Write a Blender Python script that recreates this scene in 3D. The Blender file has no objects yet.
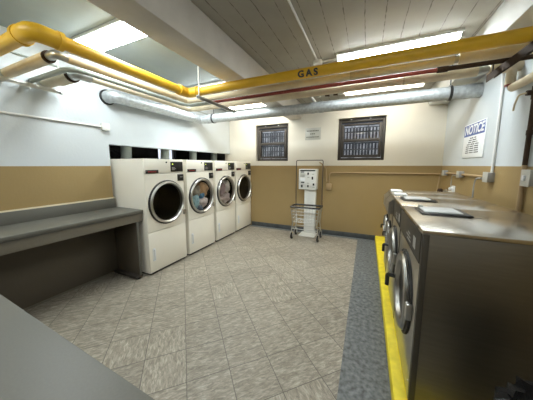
import bpy, bmesh, math, random
from mathutils import Vector, Matrix, noise
PI = math.pi
rnd = random.Random(7)
S = bpy.context.scene
COL = S.collection

# ------------------------------------------------------------------ materials
def mat(name, col, rough=0.5, metal=0.0, noise_amt=0.0, noise_scale=20.0, bump=0.0, bump_scale=60.0, spec=0.5, stretch=None, coat=0.0):
    m = bpy.data.materials.new(name); m.use_nodes = True
    nt = m.node_tree; b = nt.nodes['Principled BSDF']
    b.inputs['Base Color'].default_value = (*col, 1); b.inputs['Roughness'].default_value = rough
    b.inputs['Metallic'].default_value = metal
    b.inputs['Specular IOR Level'].default_value = spec
    b.inputs['Coat Weight'].default_value = coat
    if noise_amt or bump:
        tc = nt.nodes.new('ShaderNodeTexCoord'); mp = nt.nodes.new('ShaderNodeMapping')
        nt.links.new(tc.outputs['Object'], mp.inputs['Vector'])
        if stretch: mp.inputs['Scale'].default_value = stretch
    if noise_amt:
        n = nt.nodes.new('ShaderNodeTexNoise'); n.inputs['Scale'].default_value = noise_scale; n.inputs['Detail'].default_value = 6
        nt.links.new(mp.outputs[0], n.inputs['Vector'])
        r = nt.nodes.new('ShaderNodeValToRGB')
        r.color_ramp.elements[0].position = 0.3; r.color_ramp.elements[1].position = 0.7
        r.color_ramp.elements[0].color = (*[max(0, c*(1-noise_amt)) for c in col], 1)
        r.color_ramp.elements[1].color = (*[min(1, c*(1+noise_amt)) for c in col], 1)
        nt.links.new(n.outputs['Fac'], r.inputs['Fac']); nt.links.new(r.outputs[0], b.inputs['Base Color'])
    if bump:
        n2 = nt.nodes.new('ShaderNodeTexNoise'); n2.inputs['Scale'].default_value = bump_scale; n2.inputs['Detail'].default_value = 4
        nt.links.new(mp.outputs[0], n2.inputs['Vector'])
        bp = nt.nodes.new('ShaderNodeBump'); bp.inputs['Strength'].default_value = bump; bp.inputs['Distance'].default_value = 0.01
        nt.links.new(n2.outputs['Fac'], bp.inputs['Height']); nt.links.new(bp.outputs[0], b.inputs['Normal'])
    return m

def emit(name, col, strength):
    m = bpy.data.materials.new(name); m.use_nodes = True; nt = m.node_tree
    b = nt.nodes['Principled BSDF']; b.inputs['Base Color'].default_value = (*col, 1)
    b.inputs['Emission Color'].default_value = (*col, 1); b.inputs['Emission Strength'].default_value = strength
    return m

def glass_mat(name, tint, refl=0.12):
    m = bpy.data.materials.new(name); m.use_nodes = True; nt = m.node_tree
    for n in list(nt.nodes): nt.nodes.remove(n)
    o = nt.nodes.new('ShaderNodeOutputMaterial'); mx = nt.nodes.new('ShaderNodeMixShader')
    t = nt.nodes.new('ShaderNodeBsdfTransparent'); g = nt.nodes.new('ShaderNodeBsdfGlossy')
    t.inputs['Color'].default_value = (*tint, 1); g.inputs['Roughness'].default_value = 0.06
    fr = nt.nodes.new('ShaderNodeMath'); fr.operation = 'POWER'; fr.inputs[1].default_value = 5.0
    lw = nt.nodes.new('ShaderNodeLayerWeight'); lw.inputs['Blend'].default_value = 0.5; nt.links.new(lw.outputs['Facing'], fr.inputs[0])
    ad = nt.nodes.new('ShaderNodeMath'); ad.operation = 'ADD'; ad.inputs[1].default_value = refl*0.3
    nt.links.new(fr.outputs[0], ad.inputs[0]); nt.links.new(ad.outputs[0], mx.inputs['Fac'])
    nt.links.new(t.outputs[0], mx.inputs[1]); nt.links.new(g.outputs[0], mx.inputs[2]); nt.links.new(mx.outputs[0], o.inputs['Surface'])
    return m

def wall_mat(name, upper, lower, zsplit, line=None):
    """painted wall: two paint colours meeting at a straight height, slight roller texture"""
    m = bpy.data.materials.new(name); m.use_nodes = True; nt = m.node_tree; b = nt.nodes['Principled BSDF']
    tc = nt.nodes.new('ShaderNodeTexCoord'); sp = nt.nodes.new('ShaderNodeSeparateXYZ')
    nt.links.new(tc.outputs['Object'], sp.inputs[0])
    gt = nt.nodes.new('ShaderNodeMath'); gt.operation = 'GREATER_THAN'; gt.inputs[1].default_value = zsplit
    nt.links.new(sp.outputs['Z'], gt.inputs[0])
    n = nt.nodes.new('ShaderNodeTexNoise'); n.inputs['Scale'].default_value = 3; n.inputs['Detail'].default_value = 8
    nt.links.new(tc.outputs['Object'], n.inputs['Vector'])
    mr = nt.nodes.new('ShaderNodeMapRange'); mr.inputs['To Min'].default_value = 0.93; mr.inputs['To Max'].default_value = 1.05
    nt.links.new(n.outputs['Fac'], mr.inputs['Value'])
    mx = nt.nodes.new('ShaderNodeMix'); mx.data_type = 'RGBA'
    mx.inputs['A'].default_value = (*lower, 1); mx.inputs['B'].default_value = (*upper, 1)
    nt.links.new(gt.outputs[0], mx.inputs['Factor'])
    mul = nt.nodes.new('ShaderNodeMix'); mul.data_type = 'RGBA'; mul.blend_type = 'MULTIPLY'; mul.inputs['Factor'].default_value = 1
    nt.links.new(mx.outputs['Result'], mul.inputs['A']); nt.links.new(mr.outputs[0], mul.inputs['B'])
    nt.links.new(mul.outputs['Result'], b.inputs['Base Color'])
    b.inputs['Roughness'].default_value = 0.5; b.inputs['Specular IOR Level'].default_value = 0.35
    n2 = nt.nodes.new('ShaderNodeTexNoise'); n2.inputs['Scale'].default_value = 40; n2.inputs['Detail'].default_value = 4
    nt.links.new(tc.outputs['Object'], n2.inputs['Vector'])
    bp = nt.nodes.new('ShaderNodeBump'); bp.inputs['Strength'].default_value = 0.12; bp.inputs['Distance'].default_value = 0.01
    nt.links.new(n2.outputs['Fac'], bp.inputs['Height']); nt.links.new(bp.outputs[0], b.inputs['Normal'])
    return m

def floor_mat():
    """12 inch slate-look vinyl tiles laid on the diagonal, streaks turning from tile to tile"""
    m = bpy.data.materials.new('slate_vinyl_tiles'); m.use_nodes = True; nt = m.node_tree; b = nt.nodes['Principled BSDF']
    N = nt.nodes.new; L = nt.links.new
    tc = N('ShaderNodeTexCoord'); sp = N('ShaderNodeSeparateXYZ'); L(tc.outputs['Object'], sp.inputs[0])
    def mth(op, a, b_=None):
        n = N('ShaderNodeMath'); n.operation = op
        for i, v in enumerate((a, b_)):
            if v is None: continue
            if isinstance(v, (int, float)): n.inputs[i].default_value = v
            else: L(v, n.inputs[i])
        return n.outputs[0]
    P = 0.4245
    u = mth('DIVIDE', mth('SUBTRACT', mth('ADD', sp.outputs['X'], sp.outputs['Y']), 0.37 - 20*P), P)
    v = mth('DIVIDE', mth('SUBTRACT', mth('SUBTRACT', sp.outputs['Y'], sp.outputs['X']), 2.08 - 20*P), P)
    fu, fv = mth('FRACT', u), mth('FRACT', v); iu, iv = mth('FLOOR', u), mth('FLOOR', v)
    edge = mth('MINIMUM', mth('MINIMUM', fu, mth('SUBTRACT', 1, fu)), mth('MINIMUM', fv, mth('SUBTRACT', 1, fv)))
    joint = mth('LESS_THAN', edge, 0.008)
    cid = N('ShaderNodeCombineXYZ'); L(iu, cid.inputs[0]); L(iv, cid.inputs[1])
    wn = N('ShaderNodeTexWhiteNoise'); wn.noise_dimensions = '2D'; L(cid.outputs[0], wn.inputs['Vector'])
    par = mth('GREATER_THAN', wn.outputs['Value'], 0.8)
    a = N('ShaderNodeCombineXYZ'); L(mth('MULTIPLY', fu, 2.0), a.inputs[0]); L(mth('MULTIPLY', fv, 7.0), a.inputs[1])
    c = N('ShaderNodeCombineXYZ'); L(mth('MULTIPLY', fu, 7.0), c.inputs[0]); L(mth('MULTIPLY', fv, 2.0), c.inputs[1])
    vm = N('ShaderNodeMix'); vm.data_type = 'VECTOR'; L(par, vm.inputs['Factor']); L(a.outputs[0], vm.inputs['A']); L(c.outputs[0], vm.inputs['B'])
    off = N('ShaderNodeVectorMath'); off.operation = 'MULTIPLY_ADD'; L(wn.outputs['Color'], off.inputs[0])
    off.inputs[1].default_value = (40, 40, 40); L(vm.outputs['Result'], off.inputs[2])
    n = N('ShaderNodeTexNoise'); n.inputs['Scale'].default_value = 2.3; n.inputs['Detail'].default_value = 10; n.inputs['Roughness'].default_value = 0.74; n.inputs['Distortion'].default_value = 0.7
    L(off.outputs[0], n.inputs['Vector'])
    r = N('ShaderNodeValToRGB'); e = r.color_ramp.elements
    e[0].position = 0.32; e[0].color = (0.145, 0.127, 0.098, 1); e[1].position = 0.70; e[1].color = (0.52, 0.47, 0.385, 1)
    mid = e.new(0.5); mid.color = (0.275, 0.244, 0.195, 1)
    L(n.outputs['Fac'], r.inputs['Fac'])
    tone = N('ShaderNodeMapRange'); tone.inputs['To Min'].default_value = 0.92; tone.inputs['To Max'].default_value = 1.07; L(wn.outputs['Value'], tone.inputs['Value'])
    mu = N('ShaderNodeMix'); mu.data_type = 'RGBA'; mu.blend_type = 'MULTIPLY'; mu.inputs['Factor'].default_value = 1
    L(r.outputs[0], mu.inputs['A']); L(tone.outputs[0], mu.inputs['B'])
    jm = N('ShaderNodeMix'); jm.data_type = 'RGBA'; L(joint, jm.inputs['Factor']); L(mu.outputs['Result'], jm.inputs['A'])
    jm.inputs['B'].default_value = (0.10, 0.09, 0.075, 1)
    L(jm.outputs['Result'], b.inputs['Base Color'])
    b.inputs['Roughness'].default_value = 0.42; b.inputs['Specular IOR Level'].default_value = 0.4
    bp = N('ShaderNodeBump'); bp.inputs['Strength'].default_value = 0.25; bp.inputs['Distance'].default_value = 0.004
    L(n.outputs['Fac'], bp.inputs['Height']); L(bp.outputs[0], b.inputs['Normal'])
    return m

def plank_mat():
    """concrete slab painted over board-formed joints running along Y"""
    m = bpy.data.materials.new('board_formed_concrete'); m.use_nodes = True; nt = m.node_tree; b = nt.nodes['Principled BSDF']
    N = nt.nodes.new; L = nt.links.new
    tc = N('ShaderNodeTexCoord'); sp = N('ShaderNodeSeparateXYZ'); L(tc.outputs['Object'], sp.inputs[0])
    def mth(op, a, b_=None):
        n = N('ShaderNodeMath'); n.operation = op
        for i, v in enumerate((a, b_)):
            if v is None: continue
            if isinstance(v, (int, float)): n.inputs[i].default_value = v
            else: L(v, n.inputs[i])
        return n.outputs[0]
    nz = N('ShaderNodeTexNoise'); nz.inputs['Scale'].default_value = 9; nz.inputs['Detail'].default_value = 5; L(tc.outputs['Object'], nz.inputs['Vector'])
    x = mth('ADD', sp.outputs['X'], mth('MULTIPLY', mth('SUBTRACT', nz.outputs['Fac'], 0.5), 0.018))
    f = mth('FRACT', mth('DIVIDE', mth('ADD', x, 10.066), 0.165))
    d = mth('ABSOLUTE', mth('SUBTRACT', f, 0.5))
    gap = N('ShaderNodeTexNoise'); gap.inputs['Scale'].default_value = 14; gap.inputs['Detail'].default_value = 3; L(tc.outputs['Object'], gap.inputs['Vector'])
    wdt = N('ShaderNodeMapRange'); wdt.inputs['From Min'].default_value = 0.4; wdt.inputs['From Max'].default_value = 0.75
    wdt.inputs['To Min'].default_value = 0.006; wdt.inputs['To Max'].default_value = 0.045; L(gap.outputs['Fac'], wdt.inputs['Value'])
    j = mth('LESS_THAN', d, wdt.outputs[0])
    mx = N('ShaderNodeMix'); mx.data_type = 'RGBA'; L(j, mx.inputs['Factor'])
    n2 = N('ShaderNodeTexNoise'); n2.inputs['Scale'].default_value = 4; n2.inputs['Detail'].default_value = 8; L(tc.outputs['Object'], n2.inputs['Vector'])
    r = N('ShaderNodeValToRGB'); r.color_ramp.elements[0].color = (0.31, 0.295, 0.26, 1); r.color_ramp.elements[1].color = (0.41, 0.40, 0.37, 1)
    L(n2.outputs['Fac'], r.inputs['Fac']); L(r.outputs[0], mx.inputs['A']); mx.inputs['B'].default_value = (0.16, 0.15, 0.135, 1)
    L(mx.outputs['Result'], b.inputs['Base Color']); b.inputs['Roughness'].default_value = 0.7
    bp = N('ShaderNodeBump'); bp.inputs['Strength'].default_value = 0.5; bp.inputs['Distance'].default_value = 0.006
    L(mth('SUBTRACT', 1, j), bp.inputs['Height']); L(bp.outputs[0], b.inputs['Normal'])
    return m

M = {}
M['floor'] = floor_mat()
M['border'] = mat('slate_blue_border', (0.125, 0.135, 0.138), 0.5, noise_amt=0.55, noise_scale=30, bump=0.25, bump_scale=40, stretch=(1, 1, 1))
M['base'] = mat('slate_base_tile', (0.055, 0.06, 0.062), 0.5, noise_amt=0.3, noise_scale=12)
WHITE = (0.53, 0.565, 0.585); TAN = (0.315, 0.222, 0.098); CREAM = (0.69, 0.66, 0.585)
M['wall_cool'] = wall_mat('wall_white_over_tan', WHITE, TAN, 1.49)
M['wall_warm'] = wall_mat('wall_cream_over_tan', CREAM, TAN, 1.49)
M['ceil_l'] = mat('painted_ceiling', (0.225, 0.26, 0.265), 0.65, noise_amt=0.05, noise_scale=4)
M['ceil_r'] = plank_mat()
M['beam'] = mat('painted_concrete_beam', (0.60, 0.56, 0.51), 0.7, noise_amt=0.08, noise_scale=5, bump=0.2, bump_scale=12)
M['beam_w'] = mat('white_painted_beam', (0.6, 0.6, 0.58), 0.65, noise_amt=0.05, noise_scale=5, bump=0.15, bump_scale=12)
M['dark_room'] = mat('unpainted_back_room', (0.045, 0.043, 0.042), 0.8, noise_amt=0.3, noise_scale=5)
M['enamel'] = mat('cream_enamel', (0.86, 0.82, 0.72), 0.32, noise_amt=0.02, noise_scale=3)
M['enamel_w'] = mat('white_enamel', (0.74, 0.74, 0.70), 0.35)
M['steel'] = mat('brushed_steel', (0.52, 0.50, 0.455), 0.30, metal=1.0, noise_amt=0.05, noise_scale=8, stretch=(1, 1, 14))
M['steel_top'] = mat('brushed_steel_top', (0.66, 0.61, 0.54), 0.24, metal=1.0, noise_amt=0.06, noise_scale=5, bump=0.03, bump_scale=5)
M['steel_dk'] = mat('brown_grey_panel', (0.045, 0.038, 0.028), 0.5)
M['steel_side'] = mat('brushed_steel_side_darkened', (0.22, 0.20, 0.165), 0.42, metal=1.0, noise_amt=0.06, noise_scale=5, stretch=(1, 1, 12))  # steel colour darkened to stand in for the dark room it reflects
M['chrome'] = mat('chrome', (0.56, 0.555, 0.53), 0.33, metal=1.0)
M['galv'] = mat('galvanised', (0.43, 0.45, 0.455), 0.5, metal=0.5, noise_amt=0.2, noise_scale=26)
M['zinc'] = mat('zinc_plated', (0.5, 0.5, 0.48), 0.4, metal=0.9)
M['ring'] = mat('washer_door_steel', (0.36, 0.355, 0.335), 0.3, metal=1.0)
M['black'] = mat('black_plastic', (0.012, 0.012, 0.012), 0.3)
M['rubber'] = mat('black_rubber', (0.015, 0.014, 0.013), 0.55)
M['gas'] = mat('gas_yellow_paint', (0.76, 0.44, 0.022), 0.4, noise_amt=0.1, noise_scale=5, bump=0.05)
M['curb'] = mat('curb_yellow_paint', (0.85, 0.68, 0.03), 0.5, noise_amt=0.12, noise_scale=14, bump=0.15, bump_scale=25)
M['insul'] = mat('insulation_jacket', (0.68, 0.585, 0.42), 0.6, noise_amt=0.1, noise_scale=6, bump=0.15, bump_scale=25)
M['insul_dirty'] = mat('insulation_jacket_worn', (0.55, 0.45, 0.30), 0.65, noise_amt=0.2, noise_scale=8, bump=0.2, bump_scale=25)
M['red'] = mat('red_oxide_pipe', (0.24, 0.035, 0.025), 0.45, noise_amt=0.2, noise_scale=8)
M['brown'] = mat('dark_brown_iron', (0.045, 0.028, 0.018), 0.8, spec=0.15, noise_amt=0.3, noise_scale=10)
M['greypipe'] = mat('grey_painted_pipe', (0.30, 0.33, 0.30), 0.5)
M['wcond'] = mat('white_painted_conduit', (0.72, 0.72, 0.70), 0.5)
M['gcond'] = mat('grey_conduit', (0.34, 0.34, 0.335), 0.45, metal=0.3)
M['tancond'] = mat('tan_painted_conduit', (0.36, 0.25, 0.13), 0.5)
M['laminate'] = mat('grey_laminate', (0.12, 0.116, 0.098), 0.45, noise_amt=0.05, noise_scale=150)
M['lam_edge'] = mat('grey_laminate_edge', (0.11, 0.11, 0.10), 0.45)
M['apron'] = mat('grey_brown_laminate', (0.17, 0.152, 0.12), 0.45, noise_amt=0.04, noise_scale=40)
M['shade_brown'] = mat('shade_brown_board', (0.10, 0.083, 0.06), 0.6)  # brown deepened to stand in for the shade under the counter
M['bronze'] = mat('bronze_window_metal', (0.05, 0.042, 0.035), 0.45, metal=0.2)
M['wglass'] = glass_mat('window_glass', (0.86, 0.87, 0.88))
M['dglass'] = glass_mat('dryer_glass', (0.8, 0.8, 0.78), 0.08)
M['tube'] = emit('tube_light_cool', (0.88, 0.97, 1.0), 20.0)
M['tube_dim'] = emit('tube_light_dim', (0.95, 1.0, 0.97), 15.0)  # weaker tube for the two added fixtures out of view
M['tube_warm'] = emit('tube_light_warm', (1.0, 0.93, 0.78), 9.0)
M['lampbody'] = mat('fixture_enamel', (0.6, 0.61, 0.6), 0.4)
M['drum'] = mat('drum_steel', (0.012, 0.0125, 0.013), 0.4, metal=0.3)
M['bag'] = mat('black_bin_bag', (0.010, 0.010, 0.011), 0.3, bump=0.8, bump_scale=30)
M['binplastic'] = mat('grey_bin_plastic', (0.06, 0.06, 0.06), 0.5)
M['guard'] = mat('painted_guard_bar', (0.12, 0.12, 0.12), 0.5)
M['stone'] = mat('areaway_masonry', (0.08, 0.085, 0.095), 0.9, noise_amt=0.5, noise_scale=5)
M['snow'] = mat('pale_masonry', (0.60, 0.62, 0.67), 0.8, noise_amt=0.75, noise_scale=5)
M['blue'] = mat('sign_blue', (0.035, 0.075, 0.30), 0.4)
M['signwhite'] = mat('sign_white', (0.78, 0.80, 0.82), 0.4)
M['ink'] = mat('ink', (0.04, 0.04, 0.045), 0.6)
M['plate'] = mat('aluminium_plate', (0.50, 0.50, 0.46), 0.4, metal=0.3)
M['plate_ink'] = mat('worn_ink', (0.13, 0.13, 0.11), 0.6)
M['lidwhite'] = mat('soap_lid_grey_white', (0.8, 0.81, 0.82), 0.3)
M['paper'] = mat('paper', (0.75, 0.73, 0.66), 0.8)
M['lcd'] = emit('display_lit', (0.65, 0.8, 0.1), 0.6)
M['panelink'] = mat('panel_print', (0.38, 0.37, 0.35), 0.5)
M['redink'] = mat('red_print', (0.32, 0.03, 0.03), 0.5)
M['orange'] = mat('amber_label', (0.5, 0.2, 0.05), 0.5)

# ------------------------------------------------------------------ mesh helpers
def BM(): return bmesh.new()
def box(bm, x0, x1, y0, y1, z0, z1, bev=0.0, seg=2):
    r = bmesh.ops.create_cube(bm, size=1.0)
    vs = r['verts']
    for v in vs:
        v.co = Vector(((x0+x1)/2 + v.co.x*(x1-x0), (y0+y1)/2 + v.co.y*(y1-y0), (z0+z1)/2 + v.co.z*(z1-z0)))
    if bev:
        es = set(e for v in vs for e in v.link_edges)
        bmesh.ops.bevel(bm, geom=list(es), offset=bev, segments=seg, affect='EDGES', profile=0.5)
    return bm
def frame_of(t):
    t = t.normalized(); a = Vector((0, 0, 1)) if abs(t.z) < 0.9 else Vector((1, 0, 0))
    u = t.cross(a).normalized(); return u, t.cross(u).normalized()
def tube(bm, pts, r, n=14, cap=True):
    pts = [Vector(p) for p in pts]; rings = []; u = None
    for i, p in enumerate(pts):
        if i == 0: t = pts[1]-pts[0]
        elif i == len(pts)-1: t = pts[-1]-pts[-2]
        else: t = (pts[i+1]-p).normalized() + (p-pts[i-1]).normalized()
        t.normalize()
        if u is None: u, w = frame_of(t)
        else:
            u = (u - t*u.dot(t)).normalized(); w = t.cross(u).normalized()
        rr = r[i] if isinstance(r, (list, tuple)) else r
        rings.append([bm.verts.new(p + rr*(math.cos(2*PI*k/n)*u + math.sin(2*PI*k/n)*w)) for k in range(n)])
    for a, b in zip(rings, rings[1:]):
        for k in range(n): bm.faces.new((a[k], a[(k+1) % n], b[(k+1) % n], b[k]))
    if cap:
        bm.faces.new(rings[0][::-1]); bm.faces.new(rings[-1])
    return bm
def bend(pts, rad, seg=7):
    """round the corners of a polyline"""
    pts = [Vector(p) for p in pts]; out = [pts[0]]
    for i in range(1, len(pts)-1):
        a, p, b = pts[i-1], pts[i], pts[i+1]
        d1 = (a-p).normalized(); d2 = (b-p).normalized(); ang = d1.angle(d2)
        if ang > PI-0.02: out.append(p); continue
        l = min(rad/math.tan(ang/2), (a-p).length*0.49, (b-p).length*0.49)
        p0, p1 = p+d1*l, p+d2*l
        for k in range(seg+1):
            t = k/seg; out.append((1-t)**2*p0 + 2*t*(1-t)*p + t*t*p1)
    out.append(pts[-1]); return out
def lathe(bm, c, axis, prof, n=40, closed=False):
    """revolve (radius, along-axis) profile round an axis through c"""
    c = Vector(c); t = Vector(axis).normalized(); u, w = frame_of(t); rings = []
    for r, h in prof:
        if r < 1e-6: rings.append([bm.verts.new(c+t*h)])
        else: rings.append([bm.verts.new(c+t*h + r*(math.cos(2*PI*k/n)*u + math.sin(2*PI*k/n)*w)) for k in range(n)])
    pr = list(zip(rings, rings[1:]))
    if closed: pr.append((rings[-1], rings[0]))
    for a, b in pr:
        for k in range(n):
            k2 = (k+1) % n
            if len(a) == 1 and len(b) == 1: continue
            if len(a) == 1: bm.faces.new((a[0], b[k2], b[k]))
            elif len(b) == 1: bm.faces.new((a[k], a[k2], b[0]))
            else: bm.faces.new((a[k], a[k2], b[k2], b[k]))
    return bm
def plate_with_hole(bm, x, y0, y1, z0, z1, cy, cz, r, sx, th=0.02, n=48):
    """a sheet in the YZ plane with a round hole; sx = outward direction along X"""
    angs = [2*PI*k/n for k in range(n)] + [math.atan2(b-cz, a-cy) % (2*PI) for a in (y0, y1) for b in (z0, z1)]
    angs = sorted(set(round(a, 6) for a in angs))
    def rect(a):
        c, s = math.cos(a), math.sin(a)
        t = 1e9
        if c > 1e-9: t = min(t, (y1-cy)/c)
        if c < -1e-9: t = min(t, (y0-cy)/c)
        if s > 1e-9: t = min(t, (z1-cz)/s)
        if s < -1e-9: t = min(t, (z0-cz)/s)
        return cy+t*c, cz+t*s
    L = []
    for a in angs:
        oy, oz = rect(a); iy, iz = cy+r*math.cos(a), cz+r*math.sin(a)
        L.append([bm.verts.new((x, oy, oz)), bm.verts.new((x, iy, iz)), bm.verts.new((x-sx*th, iy, iz)), bm.verts.new((x-sx*th, oy, oz))])
    for i in range(len(L)):
        a, b = L[i], L[(i+1) % len(L)]
        for k in range(4): bm.faces.new((a[k], a[(k+1) % 4], b[(k+1) % 4], b[k]))
    return bm
def part(name, bm, m, parent=None, sharp=35, label=None, kind=None, loc=None):
    bmesh.ops.recalc_face_normals(bm, faces=bm.faces)
    me = bpy.data.meshes.new(name); bm.to_mesh(me); bm.free()
    me.materials.append(m)
    for p in me.polygons: p.use_smooth = True
    me.set_sharp_from_angle(angle=math.radians(sharp))
    o = bpy.data.objects.new(name, me); COL.objects.link(o)
    if parent: o.parent = parent
    if label: o['label'] = label
    if kind: o['kind'] = kind
    if loc: o.location = loc
    return o
def tag(o, label, cat, group=None):
    o['label'] = label; o['category'] = cat
    if group: o['group'] = group
    return o
def thing(name, label, cat, loc=(0, 0, 0), group=None):
    o = bpy.data.objects.new(name, None); COL.objects.link(o); o.location = loc; o.empty_display_size = 0.1
    return tag(o, label, cat, group)
def struct(name, bm, m, parent=None, label=None):
    o = part(name, bm, m, parent, label=label)
    if not parent: o['kind'] = 'structure'
    return o
def text_bm(s, size, depth=0.0, shear=0.0, spacing=1.0, offset=0.0):
    cu = bpy.data.curves.new('lettering', 'FONT'); cu.body = s; cu.size = size; cu.align_x = 'CENTER'; cu.align_y = 'CENTER'
    cu.extrude = depth; cu.shear = shear; cu.space_character = spacing; cu.offset = offset
    o = bpy.data.objects.new('lettering', cu); COL.objects.link(o)
    dg = bpy.context.evaluated_depsgraph_get(); me = bpy.data.meshes.new_from_object(o.evaluated_get(dg))
    bm = BM(); bm.from_mesh(me); bpy.data.objects.remove(o); bpy.data.curves.remove(cu); bpy.data.meshes.remove(me)
    return bm

# ------------------------------------------------------------------ room
XL, XR, YB, YN, ZC = -3.2, 1.2, 4.82, -1.6, 2.8
T = 0.15
struct('floor', box(BM(), -5.1, XR+T, YN-T, YB+T, -0.1, 0.0), M['floor'])
b = BM(); box(b, -0.1, 0.22, YN, YB-0.115, 0.0, 0.003); box(b, -2.58, 0.22, YB-0.115, YB-0.012, 0.0, 0.003)
struct('trim_1', b, M['border'])
b = BM(); box(b, XL-T, XL, YN, 1.9, 0, ZC); box(b, XL-T, XL, 1.9, YB, 1.785, ZC)
struct('wall_left', b, M['wall_cool'])
# back wall with two window openings
W = [(-2.455, -1.643), (-0.573, 0.289)]; WZ0, WZ1 = 1.598, 2.433
b = BM(); box(b, -5.1, XR+T, YB, YB+0.32, 0, WZ0); box(b, -5.1, XR+T, YB, YB+0.32, WZ1, ZC)
for a, c in [(-5.1, W[0][0]), (W[0][1], W[1][0]), (W[1][1], XR+T)]: box(b, a, c, YB, YB+0.32, WZ0, WZ1)
struct('wall_back', b, M['wall_warm'])
struct('wall_right', box(BM(), XR, XR+T, YN, YB, 0, ZC), M['wall_cool'])
struct('wall_near', box(BM(), -5.1, XR+T, YN-T, YN, 0, ZC), M['wall_cool'])
struct('baseboard_back', box(BM(), -2.58, 0.24, YB-0.012, YB, 0, 0.10, 0.003), M['base'])
struct('ceiling_left', box(BM(), XL-T, -1.6, YN-T, YB+T, ZC, ZC+0.1), M['ceil_l'])
struct('ceiling_right', box(BM(), -1.6, XR+T, YN-T, YB+T, ZC, ZC+0.1), M['ceil_r'])
struct('trim_2', box(BM(), -1.615, -1.344, YN, YB, 2.495, ZC, 0.008), M['beam'])
struct('trim_3', box(BM(), 0.925, XR, YN, YB, 2.535, ZC, 0.008), M['beam_w'])
# dim service space behind the dryers
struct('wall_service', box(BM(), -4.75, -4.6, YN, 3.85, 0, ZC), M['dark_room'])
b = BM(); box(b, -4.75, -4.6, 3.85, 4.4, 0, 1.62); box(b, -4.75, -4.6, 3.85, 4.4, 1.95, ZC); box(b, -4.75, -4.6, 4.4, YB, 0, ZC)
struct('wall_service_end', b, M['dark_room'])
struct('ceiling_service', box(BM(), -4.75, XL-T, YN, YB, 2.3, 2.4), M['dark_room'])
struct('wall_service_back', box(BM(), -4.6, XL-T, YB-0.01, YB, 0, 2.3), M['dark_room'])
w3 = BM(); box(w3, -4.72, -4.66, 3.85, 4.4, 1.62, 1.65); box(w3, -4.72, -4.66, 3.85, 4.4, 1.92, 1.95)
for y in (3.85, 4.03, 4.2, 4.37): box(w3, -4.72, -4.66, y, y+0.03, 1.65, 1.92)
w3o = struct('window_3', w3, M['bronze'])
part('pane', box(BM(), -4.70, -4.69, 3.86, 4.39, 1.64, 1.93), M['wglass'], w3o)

# ------------------------------------------------------------------ windows (frame set back in the opening)
def window(name, x0, x1):
    y0, y1 = YB+0.07, YB+0.13
    e = 0.055
    b = BM()
    box(b, x0, x0+e, y0, y1, WZ0, WZ1, 0.006); box(b, x1-e, x1, y0, y1, WZ0, WZ1, 0.006)
    box(b, x0+e, x1-e, y0, y1, WZ1-0.085, WZ1, 0.006); box(b, x0+e, x1-e, y0, y1, WZ0, WZ0+0.05, 0.006)
    w = struct(name, b, M['bronze'])
    s = BM(); z1 = WZ1-0.115; z0 = WZ0+0.06; zm = WZ0+0.40
    a, c = x0+e+0.005, x1-e-0.005
    box(s, a, a+0.05, y0-0.02, y1-0.01, z0, z1, 0.005); box(s, c-0.05, c, y0-0.02, y1-0.01, z0, z1, 0.005)
    box(s, a+0.05, c-0.05, y0-0.02, y1-0.01, z1-0.03, z1, 0.004); box(s, a+0.05, c-0.05, y0-0.02, y1-0.01, z0, z0+0.05, 0.004)
    box(s, a+0.05, c-0.05, y0-0.02, y1-0.01, zm-0.03, zm+0.03, 0.004)
    part('sash', s, M['bronze'], w)
    part('head_strip', box(BM(), x0+e, x1-e, y0-0.012, y0, WZ1-0.075, WZ1-0.045, 0.003), M['steel_dk'], w)
    for f in (0.28, 0.68):
        part('latch', box(BM(), x0+(x1-x0)*f-0.015, x0+(x1-x0)*f+0.015, y0-0.02, y0, WZ1-0.035, WZ1-0.015, 0.003), M['zinc'], w)
    part('pane', box(BM(), a+0.05, c-0.05, y0+0.01, y0+0.016, z0+0.05, zm-0.03), M['wglass'], w)
    part('pane', box(BM(), a+0.05, c-0.05, y0+0.01, y0+0.016, zm+0.03, z1-0.03), M['wglass'], w)
    g = BM()
    n = 4
    for i in range(n):
        x = x0+0.04+(x1-x0-0.08)*i/(n-1); tube(g, [(x, YB+0.27, WZ0), (x, YB+0.27, WZ1)], 0.008, 8)
    for z in (WZ0+0.22, WZ0+0.58): box(g, x0, x1, YB+0.26, YB+0.28, z, z+0.022)
    part('guard_bars', g, M['guard'], w)
window('window_1', *W[0]); window('window_2', *W[1])
# light well outside the windows
struct('wall_areaway', box(BM(), -5.0, 3.0, 6.9, 7.1, 0, 4.5), M['stone'])
b = BM()
for i in range(100):
    x = -5.0+i*0.08
    box(b, x, x+0.03, 6.62, 6.65, 1.73, 2.08); box(b, x, x+0.035, 6.62, 6.65, 2.22, 2.50)
for z in (1.70, 2.12, 2.52): box(b, -5.0, 3.08, 6.61, 6.66, z, z+0.06)
for i in range(7): box(b, -5.0+i*1.33, -4.94+i*1.33, 6.60, 6.67, 1.0, 2.6)
o = part('yard_railing', b, M['snow']); tag(o, 'pale railing seen outside through the two barred windows', 'railing')
struct('ground_areaway', box(BM(), -5.0, 3.0, 5.07, 6.6, 0.9, 1.0), M['snow'])

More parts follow.
